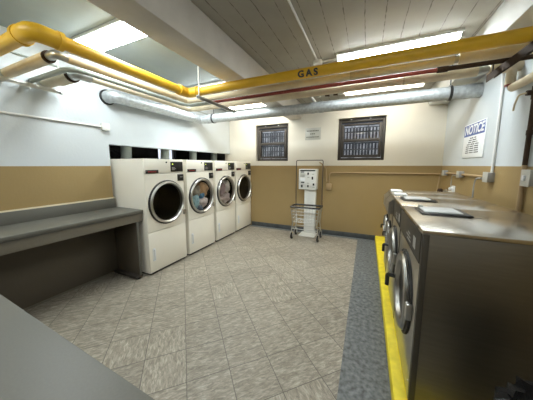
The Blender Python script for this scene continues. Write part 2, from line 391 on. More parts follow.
# ------------------------------------------------------------------ ceiling lights
def light(x0, x1, y, warm, label, w=0.23, far=False):
    xc = (x0+x1)/2; t = thing('ceiling_light', label, 'ceiling light', (xc, y, ZC), 'fluorescent ceiling lights')
    h = (x1-x0)/2
    b = BM(); box(b, -h, h, -w/2-0.018, w/2+0.018, -0.03, 0, 0.004); part('fixture_body', b, M['lampbody'], t)
    for sx in (-1, 1):
        part('end_cap', box(BM(), min(sx*h, sx*(h-0.02)), max(sx*h, sx*(h-0.02)), -w/2, w/2, -0.066, -0.03, 0.006), M['lampbody'], t)
    b = BM(); n = 12; h2 = h-0.02
    prof = [(w/2*math.cos(PI*k/n), -0.03-0.032*math.sin(PI*k/n)**0.5) for k in range(n+1)]
    A = [b.verts.new((-h2, y_, z_)) for y_, z_ in prof]; B = [b.verts.new((h2, y_, z_)) for y_, z_ in prof]
    for i in range(n): b.faces.new((A[i], A[i+1], B[i+1], B[i]))
    b.faces.new(A[::-1]); b.faces.new(B)
    part('diffuser', b, M['tube_dim' if far else 'tube_warm' if warm else 'tube'], t)
    for k in (-1, 1):
        pass
light(-2.87, -1.66, 1.54, False, 'fluorescent ceiling light nearest the folding counter, left of the concrete beam')
light(-2.87, -1.66, 3.13, False, 'fluorescent ceiling light above the dryers, behind the corner of the yellow pipe')
light(-0.40, 0.78, 2.98, False, 'long bright fluorescent ceiling light right of the beam, above the yellow gas pipe')
light(-0.40, 0.78, -0.3, False, 'unseen fluorescent ceiling light added to the right bay behind the camera', far=True)  # out of view, added to light the near end, continuing the ceiling rows
light(-2.87, -1.66, -0.3, False, 'unseen fluorescent ceiling light added to the left bay behind the camera', far=True)  # also added out of view, to light the near left pipes and wall
light(-0.43, 0.75, 4.30, True, 'fluorescent ceiling light above the right barred window, mostly hidden by the pipes')
light(-2.87, -1.66, 4.36, True, 'fluorescent ceiling light above the left barred window, mostly hidden by the pipes')

# ------------------------------------------------------------------ dryers
DX = -2.6; DW = 0.665; DH = 1.585; DD = 0.72
DY = [1.945, 2.68, 3.415, 4.14]
dl = ['cream tumble dryer nearest the folding counter, empty black round door',
      'second cream tumble dryer from the folding counter, blue and orange laundry inside',
      'third cream tumble dryer from the folding counter, pink and white laundry inside',
      'cream tumble dryer farthest away, by the back wall, empty grey door']
CY, CZ, CR = 0.34, 0.975, 0.262
def dryer(i):
    y = DY[i]
    t = thing('tumble_dryer', dl[i], 'dryer', (DX, y, 0), 'row of four cream tumble dryers')
    b = BM()                                              # cabinet shell: four sides and a back, open front
    box(b, -DD, -0.02, 0, 0.012, 0.03, DH); box(b, -DD, -0.02, DW-0.012, DW, 0.03, DH)
    box(b, -DD, -0.02, 0.012, DW-0.012, DH-0.012, DH); box(b, -DD, -DD+0.012, 0.012, DW-0.012, 0.03, DH-0.012)
    box(b, -DD, -0.02, 0.012, DW-0.012, 0.03, 0.045)
    part('cabinet', b, M['enamel'], t)
    b = BM(); plate_with_hole(b, 0, 0, DW, 0.60, 1.385, CY, CZ, CR, 1); part('front_panel', b, M['enamel'], t)
    b = BM(); box(b, -0.02, 0.0, 0, DW, 1.39, DH, 0.004); part('top_panel', b, M['enamel'], t)
    b = BM(); box(b, -0.02, 0.0, 0, DW, 0.035, 0.595, 0.004); lp = part('lower_panel', b, M['enamel'], t)
    b = BM(); tube(b, bend([(0.0, 0.07, 0.35), (0.016, 0.07, 0.35), (0.016, 0.07, 0.21), (0.0, 0.07, 0.21)], 0.012), 0.008, 8)
    box(b, -0.001, 0.006, 0.05, 0.09, 0.34, 0.37, 0.002); box(b, -0.001, 0.006, 0.05, 0.09, 0.19, 0.22, 0.002)
    part('pull_handle', b, M['signwhite'], lp)
    part('pull_recess', box(BM(), -0.001, 0.001, 0.045, 0.095, 0.215, 0.345), M['enamel_w'], lp)
    part('kick_base', box(BM(), -DD+0.02, -0.03, 0.02, DW-0.02, 0.0, 0.03), M['black'], t)
    b = BM(); box(b, -0.001, 0.006, 0.425, 0.655, 1.405, 1.55, 0.003); dp = part('control_panel', b, M['black'], t)
    part('display_light', box(BM(), 0.006, 0.0075, 0.45, 0.47, 1.508, 1.523), M['lcd'], dp)
    b = BM()
    for k in range(3): box(b, 0.006, 0.0075, 0.445, 0.50+0.02*(k == 1), 1.462-0.016*k, 1.468-0.016*k)
    part('panel_print', b, M['panelink'], dp)
    b = BM(); box(b, -0.001, 0.012, 0.545, 0.655, 1.265, 1.365, 0.003); cr = part('card_reader', b, M['black'], t)
    part('card_slot', box(BM(), 0.012, 0.014, 0.585, 0.64, 1.318, 1.328), M['panelink'], cr)
    b = BM(); box(b, -0.001, 0.004, 0.02, 0.215, 1.392, 1.437, 0.002); bd = part('badge', b, M['black'], t)
    b = BM()
    for k in range(9): box(b, 0.004, 0.005, 0.055+k*0.014, 0.064+k*0.014, 1.406, 1.422)
    part('badge_lettering', b, M['redink'], bd)
    part('lock', lathe(BM(), (0, 0.355, 1.54), (1, 0, 0), [(0, 0.006), (0.011, 0.006), (0.011, -0.002)], 16), M['black'], t)
    # door: rubber seal, chrome ring, bowl of glass, hinge
    d = part('door_ring', lathe(BM(), (0, CY, CZ), (1, 0, 0), [(CR-0.002, -0.015), (CR-0.002, 0.02), (0.264, 0.03), (0.276, 0.042), (0.292, 0.038), (0.298, 0.022), (0.296, 0.015), (0.296, 0.004), (0.275, 0.004)], 64), M['chrome'], t)
    part('door_seal', lathe(BM(), (0, CY, CZ), (1, 0, 0), [(0.295, 0.0), (0.314, 0.0), (0.313, 0.012), (0.295, 0.024)], 64, True), M['rubber'], t)
    part('door_glass', lathe(BM(), (0, CY, CZ), (1, 0, 0), [(0, 0.006), (0.1, 0.01), (0.2, 0.016), (0.26, 0.022)], 48), M['dglass'], d)
    part('hinge', box(BM(), 0.0, 0.03, CY+0.285, CY+0.325, CZ-0.24, CZ-0.16, 0.006), M['chrome'], d)
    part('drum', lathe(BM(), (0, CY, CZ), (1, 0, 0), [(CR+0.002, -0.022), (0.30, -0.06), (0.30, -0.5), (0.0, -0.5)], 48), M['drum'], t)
    b = BM(); y0 = 0.33
    tube(b, bend([(-DD, y0, 1.25), (-DD-0.14, y0, 1.3), (-DD-0.12, y0+0.06, 2.25)], 0.1), 0.075, 18)
    part('exhaust_duct', b, M['greypipe'], t)
    return t
for i in range(4): dryer(i)

def garment(i, loc, sc, col, label, name, cat, seed, group):
    b = BM(); bmesh.ops.create_icosphere(b, subdivisions=4, radius=1.0)
    for v in b.verts:
        p = v.co*1.6 + Vector((seed*3.1, seed*1.7, 0))
        d = 0.30*noise.noise(p) + 0.16*abs(noise.noise(p*2.3)) + 0.06*noise.noise(p*5)
        f = math.sin(v.co.y*7 + v.co.z*5 + seed)*0.05
        v.co = v.co*(1+d+f)
        v.co = Vector((v.co.x*sc[0]*0.75, v.co.y*sc[1]*1.3, v.co.z*sc[2]*1.22))
    m = mat(name+'_cloth', col, 0.9, noise_amt=0.22, noise_scale=16, bump=0.4, bump_scale=90)
    o = part(name, b, m, loc=(DX+0.02+loc[0]*0.75, DY[i]+CY+0.015+loc[1], CZ+loc[2])); tag(o, label, cat, group)
g2, g3 = 'clothes in the second dryer', 'clothes in the third dryer'
garment(1, (-0.20, -0.02, -0.20), (0.13, 0.13, 0.075), (0.16, 0.19, 0.25), 'dark blue garment at the bottom of the second dryer', 'garment', 'clothes', 9, g2)
garment(1, (-0.115, -0.125, -0.085), (0.08, 0.065, 0.12), (0.36, 0.55, 0.62), 'pale blue towel at lower left of the second dryer door', 'towel', 'towel', 1, g2)
garment(1, (-0.115, 0.075, -0.13), (0.08, 0.09, 0.07), (0.62, 0.52, 0.50), 'white and pink shirt at lower right of the second dryer door', 'shirt', 'clothes', 2, g2)
garment(1, (-0.12, 0.07, 0.10), (0.08, 0.12, 0.10), (0.50, 0.30, 0.15), 'orange brown shirt at the top of the second dryer load', 'shirt', 'clothes', 3, g2)
garment(1, (-0.12, -0.10, 0.085), (0.08, 0.09, 0.085), (0.30, 0.27, 0.22), 'grey brown garment at upper left of the second dryer load', 'garment', 'clothes', 4, g2)
garment(1, (-0.09, 0.03, 0.0), (0.05, 0.05, 0.045), (0.10, 0.25, 0.42), 'small blue cloth in the middle of the second dryer load', 'garment', 'clothes', 5, g2)
garment(2, (-0.12, 0.00, -0.15), (0.08, 0.14, 0.095), (0.42, 0.34, 0.33), 'dusty pink cloth at the bottom of the third dryer', 'garment', 'clothes', 6, g3)
garment(2, (-0.12, -0.09, 0.04), (0.08, 0.085, 0.12), (0.33, 0.24, 0.26), 'mauve garment at left of the third dryer load', 'garment', 'clothes', 7, g3)
garment(2, (-0.12, 0.075, 0.085), (0.08, 0.085, 0.11), (0.58, 0.52, 0.50), 'white cloth at upper right of the third dryer load', 'garment', 'clothes', 8, g3)
b = BM(); tube(b, bend([(-3.55, 1.75, 0.0), (-3.55, 1.75, 1.72), (-3.55, 2.15, 1.74), (-3.55, 2.35, 1.62), (-3.55, 2.36, 1.4)], 0.15), 0.02, 10)
tag(part('drain_hose', b, M['rubber']), 'dark hose curving in the gap above the nearest dryer', 'hose')

# ------------------------------------------------------------------ folding counters
ZT = 0.92
t = thing('folding_counter', 'long grey laminate folding counter along the left wall beside the dryers', 'counter', (XL, 0.7, 0))
fx = 0.55; ya, yb = -1.7+0.0, 1.235
part('worktop', box(BM(), 0.002, fx, ya, yb, ZT-0.035, ZT, 0.006), M['laminate'], t)
part('backsplash', box(BM(), 0.002, 0.03, ya, yb-0.02, ZT, 1.045, 0.004), M['laminate'], t)
part('caulk_strip', box(BM(), 0.002, 0.012, ya, yb-0.02, 1.045, 1.06), M['insul'], t)
part('apron', box(BM(), fx-0.045, fx-0.022, ya, yb-0.005, ZT-0.15, ZT-0.035, 0.003), M['apron'], t)
part('underside_rail', box(BM(), fx-0.025, fx-0.012, ya, yb-0.005, ZT-0.05, ZT-0.035), M['lam_edge'], t)
e = part('end_panel', box(BM(), 0.06, fx-0.03, yb-0.09, yb-0.065, 0.05, ZT-0.15, 0.003), M['shade_brown'], t)
part('edge_band', box(BM(), fx-0.032, fx-0.022, yb-0.092, yb-0.063, 0.05, ZT-0.15, 0.002), M['laminate'], e)
b = BM(); box(b, 0.06, fx-0.02, yb-0.15, yb-0.05, 0.02, 0.05, 0.006)
part('foot_rail', b, M['bronze'], t)
for x in (0.12, fx-0.05):
    part('levelling_foot', lathe(BM(), (x, yb-0.10, 0), (0, 0, 1), [(0, 0), (0.028, 0), (0.024, 0.014), (0.01, 0.016), (0.01, 0.021)], 18), M['rubber'], t)
part('back_panel', box(BM(), 0.016, 0.03, ya, yb-0.03, 0.02, ZT-0.035, 0.002), M['shade_brown'], t)  # its dark colour carries the under-counter shade
part('base_strip', box(BM(), 0.03, 0.04, ya, yb-0.16, 0.0, 0.02), M['apron'], t)
t = thing('folding_counter', 'grey laminate folding counter in the near left corner, only its bare top showing', 'counter', (-1.4, -0.095, 0)); t.rotation_euler.z = -0.031
part('worktop', box(BM(), -1.222, 1.25, -0.42, 0.452, ZT-0.035, ZT, 0.006), M['laminate'], t)
part('apron', box(BM(), -1.22, 1.24, 0.395, 0.415, ZT-0.15, ZT-0.035, 0.003), M['apron'], t)
for x in (-1.15, 1.21):
    part('end_panel', box(BM(), x, x+0.025, -0.40, 0.39, 0.0, ZT-0.035, 0.003), M['apron'], t)

# ------------------------------------------------------------------ washers on their plinth
o = part('equipment_plinth', box(BM(), 0.22, XR-0.005, 1.26, YB-0.005, 0, 0.10, 0.012), M['curb'])
tag(o, 'yellow painted concrete plinth running under the steel washers', 'plinth')
PZ = 0.10; FX = 0.287; BX = 1.03; TZ = 1.165
def washer(y0, y1, label, slant, cz, r, lid):
    t = thing('washing_machine', label, 'washer', (FX, y0, PZ), 'row of stainless steel washers')
    w = y1-y0; h = TZ-PZ; cy = w*0.5; d = BX-FX; z = cz-PZ
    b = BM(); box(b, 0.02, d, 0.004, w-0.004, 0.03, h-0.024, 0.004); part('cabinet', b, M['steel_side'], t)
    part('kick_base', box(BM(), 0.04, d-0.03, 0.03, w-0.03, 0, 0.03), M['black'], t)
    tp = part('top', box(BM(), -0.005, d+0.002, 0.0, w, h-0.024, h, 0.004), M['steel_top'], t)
    part('corner_post', box(BM(), 0.0, 0.03, 0.0, 0.03, 0.03, h-0.025, 0.003), M['steel_dk'], t)
    part('front_panel', box(BM(), 0.0, 0.02, 0.03, w-0.004, 0.03, h-0.21, 0.003), M['steel'], t)
    if slant:
        b = BM(); s = [(-0.05, h-0.20), (0.02, h-0.20), (0.02, h-0.025), (0.0, h-0.025), (-0.05, h-0.075)]
        A = [b.verts.new((x, 0.01, zz)) for x, zz in s]; B = [b.verts.new((x, w-0.01, zz)) for x, zz in s]
        for k in range(5): b.faces.new((A[k], A[(k+1) % 5], B[(k+1) % 5], B[k]))
        b.faces.new(A[::-1]); b.faces.new(B)
        cp = part('control_panel', b, M['steel'], t); px = -0.05
    else:
        cp = part('control_panel', box(BM(), -0.004, 0.02, 0.03, w-0.006, h-0.20, h-0.03, 0.003), M['steel_dk'], t); px = -0.004
    for k in range(3):
        part('panel_print', box(BM(), px-0.0015, px, cy-0.10+0.02*k, cy+(0.04, 0.09, 0.02)[k]*w, h-0.165+k*0.022, h-0.157+k*0.022), M['panelink'], cp)
    if not slant: part('panel_label', box(BM(), px-0.0015, px, cy-0.24, cy-0.17, h-0.16, h-0.09), M['panelink'], cp)
    part('screw_cover', box(BM(), -0.008, -0.004, 0.10, 0.125, h-0.017, h-0.007), M['black'], tp)
    part('screw_cover', box(BM(), -0.008, -0.004, w-0.13, w-0.105, h-0.017, h-0.007), M['black'], tp)
    # door
    ax = (-1, 0, 0); c = (0, cy, z)
    part('door_seal', lathe(BM(), c, ax, [(r*0.92, 0.0), (r*1.07, 0.0), (r*1.07, 0.012), (r*0.95, 0.016)], 56, True), M['rubber'], t)
    dr = part('door_ring', lathe(BM(), c, ax, [(r*0.70, 0.0), (r*0.70, 0.012), (r*0.76, 0.034), (r*0.86, 0.042), (r*0.95, 0.038), (r, 0.024), (r*0.99, 0.012), (r*0.9, 0.008)], 56), M['ring'], t)
    part('door_glass', lathe(BM(), c, ax, [(0, 0.002), (r*0.3, 0.003), (r*0.5, 0.005), (r*0.72, 0.010)], 40), M['black'], dr)
    b = BM()
    hy = cy+r*0.93
    tube(b, bend([(-0.03, hy-0.02, z-0.02), (-0.03-0.22*r, hy, z-0.02), (-0.03-0.22*r, hy, z-0.02-0.35*r)], 0.015), 0.06*r, 10)
    part('door_handle', b, M['black'], dr)
    part('hinge', box(BM(), -0.034, 0.0, cy-r*1.12, cy-r*0.9, z-0.05, z+0.05, 0.008), M['chrome'], dr)
    b = BM()
    for k in range(5): lathe(b, (-0.0, 0.06, 0.12+k*0.0), ax, [(0, 0.004), (0.006, 0.003), (0.006, 0)], 10) if k == 0 else None
    for yy, zz in ((w-0.06, 0.12), (0.06, h-0.25), (w-0.06, h-0.25)): lathe(b, (0, yy, zz), ax, [(0, 0.004), (0.006, 0.003), (0.006, 0)], 10)
    part('screws', b, M['chrome'], t)
    lx0, lx1, ly0, ly1 = lid
    a0, a1, c0, c1 = lx0-FX, lx1-FX, ly0-y0, ly1-y0
    if not slant:
        b = BM(); box(b, a0, a1, c0, c1, h, h+0.010, 0.004); lo = part('soap_drawer_frame', b, M['black'], t)
        part('soap_lid', box(BM(), a0+0.02, a1-0.045, c0+0.03, c1-0.012, h+0.010, h+0.020, 0.005), M['lidwhite'], lo)
        part('lid_grip', box(BM(), a0+0.012, a0+0.045, c1-0.06, c1-0.02, h+0.010, h+0.035, 0.005), M['plate'], lo)
        b = BM(); tube(b, [(0.45+0.16*math.cos(q), 0.40*w+0.16*math.sin(q), h+0.0005) for q in [PI*0.6+k*0.2 for k in range(9)]], 0.0012, 6)
        part('weld_crease', b, M['steel'], tp)
    else:
        b = BM(); box(b, a0, a1, c0, c1, h, h+0.022, 0.008); lo = part('soap_lid', b, M['lidwhite'], t)
        part('lid_label', box(BM(), a0+0.02, a1-0.02, c0+0.03, c1-0.03, h+0.022, h+0.0235), M['paper'], lo)
    return t
washer(1.36, 2.12, 'large stainless steel washer nearest the camera, its plain dark side panel showing', False, 0.63, 0.262, (0.36, 0.64, 1.80, 2.05))
washer(2.14, 2.71, 'second stainless steel washer from the near end of the row, grey white soap lid', False, 0.67, 0.225, (0.335, 0.60, 2.43, 2.67))
washer(2.73, 3.09, 'third stainless steel washer from the near end, slanted control panel', True, 0.70, 0.145, (0.30, 0.42, 2.80, 2.95))
washer(3.11, 3.47, 'stainless steel washer at the far end of the row by the back wall', True, 0.70, 0.145, (0.30, 0.42, 3.18, 3.34))

# ------------------------------------------------------------------ payment kiosk
t = thing('payment_kiosk', 'white card payment kiosk on a narrow post against the back wall', 'kiosk', (-1.09, YB-0.12, 0))
part('base_plate', box(BM(), -0.18, 0.16, -0.24, 0.08, 0.0, 0.018, 0.004), M['enamel_w'], t)
p = part('post', box(BM(), -0.12, 0.12, -0.02, 0.09, 0.018, 0.985, 0.008), M['enamel_w'], t)
part('post_door', box(BM(), -0.09, 0.09, -0.025, -0.02, 0.62, 0.95, 0.002), M['enamel_w'], p)
c = part('cabinet', box(BM(), -0.235, 0.145, -0.08, 0.115, 0.985, 1.42, 0.01), M['enamel_w'], t)
f = -0.08
part('header_strip', box(BM(), -0.205, 0.115, f-0.003, f, 1.375, 1.40), M['black'], c)
part('screen', box(BM(), -0.205, -0.11, f-0.004, f, 1.25, 1.345, 0.002), M['plate'], c)
part('screen_bezel', box(BM(), -0.195, -0.12, f-0.003, f, 1.348, 1.365), M['black'], c)
part('instruction_label', box(BM(), -0.20, -0.10, f-0.002, f, 1.17, 1.23), M['signwhite'], c)
for x, z, ww, hh in [(-0.045, 1.30, 0.03, 0.045), (0.045, 1.20, 0.03, 0.06), (-0.18, 1.125, 0.07, 0.025), (-0.18, 1.03, 0.035, 0.055), (-0.045, 1.035, 0.03, 0.05), (0.07, 1.075, 0.035, 0.045)]:
    part('card_slot', box(BM(), x, x+ww, f-0.012, f, z, z+hh, 0.003), M['black'], c)
for x, z in [(-0.05, 1.235), (-0.055, 1.11), (0.065, 1.03), (0.05, 1.30)]:
    part('button_label', box(BM(), x, x+0.045, f-0.002, f, z, z+0.02), M['plate'], c)

# ------------------------------------------------------------------ laundry cart
CX0, CX1, CY0, CY1 = -1.36, -0.79, 4.20, 4.52
cxm, cym = (CX0+CX1)/2, (CY0+CY1)/2; hx, hy = (CX1-CX0)/2, (CY1-CY0)/2
t = thing('laundry_cart', 'chrome wire laundry cart with black rim and tall hanging rail in front of the kiosk', 'cart', (cxm, cym, 0))
b = BM(); loop = [(-hx, -hy, 0.67), (hx, -hy, 0.67), (hx, hy, 0.67), (-hx, hy, 0.67)]
for k in range(4): tube(b, [loop[k], loop[(k+1) % 4]], 0.019, 10)
part('rim_bumper', b, M['black'], t)
b = BM(); q = 0.006; ix, iy, zb = hx-0.05, hy-0.04, 0.36
for z, s in ((0.58, 0.95), (0.51, 0.9), (0.44, 0.87), (zb, 0.84)):
    l = [(-hx*s, -hy*s, z), (hx*s, -hy*s, z), (hx*s, hy*s, z), (-hx*s, hy*s, z)]
    for k in range(4): tube(b, [l[k], l[(k+1) % 4]], q*0.8, 6)
for k in range(10):
    x = -1+2*k/9
    tube(b, [(hx*x, -hy, 0.665), (hx*x*0.84, -hy*0.84, zb), (hx*x*0.84, hy*0.84, zb), (hx*x, hy, 0.665)], 0.0022, 5)
for k in range(6):
    y = -1+2*k/5
    tube(b, [(-hx, hy*y, 0.665), (-hx*0.84, hy*y*0.84, zb), (hx*0.84, hy*y*0.84, zb), (hx, hy*y, 0.665)], 0.0022, 5)
part('wire_basket', b, M['zinc'], t)
b = BM()
for sx in (-1, 1):
    for sy in (-1, 1):
        tube(b, bend([(sx*hx*0.97, sy*hy*0.97, 0.63), (sx*hx*0.86, sy*hy*0.88, 0.34), (sx*hx*0.93, sy*hy*0.93, 0.20), (sx*hx*0.93, sy*hy*0.93, 0.15)], 0.06), 0.010, 10)
l = [(-hx*0.9, -hy*0.9, 0.22), (hx*0.9, -hy*0.9, 0.22), (hx*0.9, hy*0.9, 0.22), (-hx*0.9, hy*0.9, 0.22)]
for k in range(4): tube(b, [l[k], l[(k+1) % 4]], 0.008, 8)
part('frame', b, M['chrome'], t)
b = BM(); tube(b, bend([(-hx*0.96, hy, 0.60), (-hx*0.96, hy, 1.60), (hx*0.96, hy, 1.60), (hx*0.96, hy, 0.60)], 0.03), 0.0085, 10)
part('hanging_rail', b, M['bronze'], t)
for sx in (-1, 1):
    for sy in (-1, 1):
        x, y = sx*hx*0.93, sy*hy*0.93
        b = BM(); box(b, x-0.018, x+0.018, y-0.016, y+0.03, 0.14, 0.155, 0.003)
        box(b, x-0.026, x-0.02, y-0.012, y+0.035, 0.05, 0.15); box(b, x+0.02, x+0.026, y-0.012, y+0.035, 0.05, 0.15)
        ca = part('caster', b, M['chrome'], t)
        wv = part('wheel', lathe(BM(), (x, y+0.02, 0.066), (1, 0, 0), [(0.0, -0.014), (0.03, -0.018), (0.058, -0.016), (0.066, -0.008), (0.066, 0.008), (0.058, 0.016), (0, 0.014)], 24), M['rubber'], ca)

# ------------------------------------------------------------------ overhead pipes
PZc = 2.38
gas_pts = [(XL, 0.80, PZc), (-2.055, 0.80, PZc), (-2.055, 2.21, PZc), (XR, 2.21, PZc)]
t = thing('gas_pipe', 'thick yellow gas pipe lettered GAS under the ceiling', 'pipe', (-2.055, 2.21, PZc))
off = Vector((-2.055, 2.21, PZc))
loc = lambda pts: [Vector(p)-off for p in pts]
part('pipe_run', tube(BM(), bend(loc(gas_pts), 0.10), 0.047, 24), M['gas'], t)
def elbow(corner, d1, d2, r, rad=0.10):
    c = Vector(corner)-off; d1 = Vector(d1); d2 = Vector(d2); b = BM()
    tube(b, bend([c+d1*0.13, c, c+d2*0.13], rad), r, 20)
    tube(b, [c+d1*0.13, c+d1*0.16], r*1.1, 20); tube(b, [c+d2*0.13, c+d2*0.16], r*1.1, 20)
    return b
part('elbow', elbow((-2.055, 0.80, PZc), (-1, 0, 0), (0, 1, 0), 0.058), M['gas'], t)
part('elbow', elbow((-2.055, 2.21, PZc), (0, -1, 0), (1, 0, 0), 0.055), M['gas'], t)
bt = text_bm('GAS', 0.082, 0.0, 0, 1.45, 0.004)
bmesh.ops.triangulate(bt, faces=bt.faces)
for _ in range(2): bmesh.ops.subdivide_edges(bt, edges=bt.edges, cuts=1, use_grid_fill=True)
for v in bt.verts:
    # letters wrap round the pipe's lower front; angle measured in the YZ plane: 180 deg faces the camera side (-Y), 270 deg faces the floor
    a2 = math.radians(207) - v.co.y/0.048
    v.co = Vector((v.co.x + 1.50, 0.0482*math.cos(a2), 0.0482*math.sin(a2)))
part('gas_lettering', bt, M['ink'], t)

def run(name, label, pts, r, m, rad, n=18):
    o = tag(part(name, tube(BM(), bend(pts, rad), r, n), m), label, 'pipe'); return o
# first insulated pipe
t = thing('insulated_pipe', 'cream insulated pipe next to the yellow gas pipe, bare elbow at its left corner', 'pipe', (-2.31, 2.46, PZc)); off = Vector((-2.31, 2.46, PZc))
part('pipe_run', tube(BM(), bend(loc([(XL, 1.03, PZc), (-2.31, 1.03, PZc), (-2.31, 2.46, PZc), (XR, 2.46, PZc)]), 0.05), 0.03, 16), M['zinc'], t)
part('jacket', tube(BM(), loc([(XL+0.0, 1.03, PZc), (-2.42, 1.03, PZc)]), 0.046, 20), M['insul'], t)
part('jacket', tube(BM(), loc([(-2.31, 1.10, PZc), (-2.31, 2.36, PZc)]), 0.037, 20), M['insul'], t)
part('jacket', tube(BM(), bend(loc([(-2.31, 2.36, PZc), (-2.31, 2.46, PZc), (0.62, 2.46, PZc)]), 0.08), 0.036, 20), M['insul'], t)
part('jacket', tube(BM(), loc([(0.65, 2.46, PZc), (XR, 2.46, PZc)]), 0.043, 20), M['insul'], t)
part('jacket_end', tube(BM(), loc([(-2.435, 1.03, PZc), (-2.415, 1.03, PZc)]), 0.047, 20), M['brown'], t)
part('jacket_patch', tube(BM(), loc([(-0.2, 2.46, PZc), (-0.02, 2.46, PZc)]), 0.0372, 20), M['insul_dirty'], t)
part('bare_elbow', tube(BM(), bend(loc([(-2.39, 1.03, PZc), (-2.31, 1.03, PZc), (-2.31, 1.10, PZc)]), 0.05), 0.034, 16), M['zinc'], t)
# thin pipe
t = thing('thin_pipe', 'thin pipe between the two cream insulated pipes, red along the back and grey at left', 'pipe', (-2.45, 2.605, 2.365)); off = Vector((-2.45, 2.605, 2.365)); z = 2.365
part('grey_section', tube(BM(), bend(loc([(XL, 1.195, z), (-2.45, 1.195, z), (-2.45, 2.605, z), (-2.0, 2.605, z)]), 0.16), 0.024, 14), M['greypipe'], t)
part('red_section', tube(BM(), loc([(-2.0, 2.605, z), (0.58, 2.605, z)]), 0.019, 14), M['red'], t, label='red section')
part('brown_section', tube(BM(), loc([(0.58, 2.605, z), (XR, 2.605, z)]), 0.02, 14), M['brown'], t)
part('coupling', tube(BM(), loc([(0.54, 2.605, z), (0.62, 2.605, z)]), 0.026, 14), M['brown'], t)
# second insulated pipe
t = thing('insulated_pipe', 'thicker cream insulated pipe nearest the silver duct, its left end sloping towards the left wall', 'pipe', (-2.6, 2.83, PZc)); off = Vector((-2.6, 2.83, PZc))
part('pipe_run', tube(BM(), bend(loc([(XL, 1.315, PZc), (-2.6, 1.315, PZc), (-2.6, 2.83, PZc), (XR, 2.83, PZc)]), 0.06), 0.035, 16), M['zinc'], t)
part('jacket', tube(BM(), loc([(XL, 1.315, PZc), (-2.93, 1.315, PZc)]), 0.055, 20), M['insul'], t)
part('jacket', tube(BM(), loc([(-2.93, 1.315, PZc), (-2.70, 1.315, PZc)]), 0.066, 20), M['insul'], t)
part('jacket_end', tube(BM(), loc([(-2.705, 1.315, PZc), (-2.69, 1.315, PZc)]), 0.067, 20), M['brown'], t)
part('bare_elbow', tube(BM(), bend(loc([(-2.68, 1.315, PZc), (-2.6, 1.315, PZc), (-2.6, 1.42, PZc)]), 0.06), 0.052, 16), M['zinc'], t)
part('jacket', tube(BM(), bend(loc([(-2.6, 1.43, PZc), (-2.6, 2.83, PZc), (0.30, 2.83, PZc)]), 0.09), 0.041, 20), M['insul'], t)
part('jacket', tube(BM(), loc([(0.30, 2.83, PZc), (0.90, 2.83, PZc)]), 0.047, 20), M['insul'], t)
part('jacket_band', tube(BM(), loc([(0.295, 2.83, PZc), (0.31, 2.83, PZc)]), 0.0482, 20), M['insul_dirty'], t)
part('jacket', tube(BM(), loc([(0.98, 2.83, PZc), (XR, 2.83, PZc)]), 0.047, 20), M['insul'], t)
# galvanised vent duct
t = thing('vent_duct', 'silver galvanised round vent duct turning along the left and back walls', 'duct', (-3.06, 3.6, 2.395)); off = Vector((-3.06, 3.6, 2.395)); DR = 0.08
part('duct_run', tube(BM(), bend(loc([(XL+0.002, 1.93, 2.395), (-3.06, 1.93, 2.395), (-3.06, 3.6, 2.395), (1.06, 3.6, 2.395)]), 0.11), DR, 28), M['galv'], t)
part('wall_collar', tube(BM(), loc([(XL+0.001, 1.93, 2.395), (XL+0.02, 1.93, 2.395)]), DR+0.016, 28), M['rubber'], t)
for p0, p1, rr in [((-3.06, 2.1, 2.395), (-3.06, 2.13, 2.395), 0.004), ((-3.06, 2.62, 2.395), (-3.06, 2.65, 2.395), 0.004), ((-3.06, 3.36, 2.395), (-3.06, 3.40, 2.395), 0.006), ((-2.88, 3.6, 2.395), (-2.80, 3.6, 2.395), 0.006), ((-0.86, 3.6, 2.395), (-0.80, 3.6, 2.395), 0.006), ((-0.72, 3.6, 2.395), (-0.66, 3.6, 2.395), 0.006)]:
    part('seam_band', tube(BM(), loc([p0, p1]), DR+rr, 28), M['galv'], t)
for x in (-2.74, 0.90):
    b = BM(); tube(b, loc([(x-0.014, 3.6, 2.395), (x+0.014, 3.6, 2.395)]), DR+0.012, 28)
    tube(b, loc([(x, 3.6, 2.48), (x, 3.6, ZC)]), 0.007, 8)
    part('hanger_clamp', b, M['black'], t)
b = BM(); box(b, 1.06-off.x, 1.075-off.x, -DR-0.012, DR+0.012, -DR-0.012, DR+0.012, 0.003)
part('end_collar', tube(BM(), loc([(1.05, 3.6, 2.395), (XR-0.001, 3.6, 2.395)]), DR+0.004, 28), M['galv'], t); b.free()
# small plumbing cluster between duct and insulated pipe
t = thing('valve_cluster', 'small cluster of valves and fittings above the silver duct near the beam', 'valve', (-0.68, 3.28, 2.43)); off = Vector((0, 0, 0))
part('pipe_stub', tube(BM(), bend([(-0.12, 0.34, 0.06), (-0.12, 0.0, 0.06), (0.34, 0.0, 0.04)], 0.05), 0.022, 12), M['zinc'], t)
b = BM(); tube(b, [(-0.12, 0.0, 0.06), (-0.12, 0.0, ZC-2.43)], 0.006, 8); part('hanger_rod', b, M['zinc'], t)
for x in (0.0, 0.13, 0.24):
    part('coupling', tube(BM(), [(x-0.03, 0, 0.055), (x+0.03, 0, 0.05)], 0.034, 12), M['plate' if x < 0.1 else 'brown'], t)
part('valve_handle', box(BM(), 0.2, 0.28, -0.01, 0.01, 0.09, 0.10, 0.003), M['black'], t)
b = BM(); tube(b, [(0.24, 0, 0.05), (0.24, 0, 0.095)], 0.009, 8); part('valve_stem', b, M['zinc'], t)

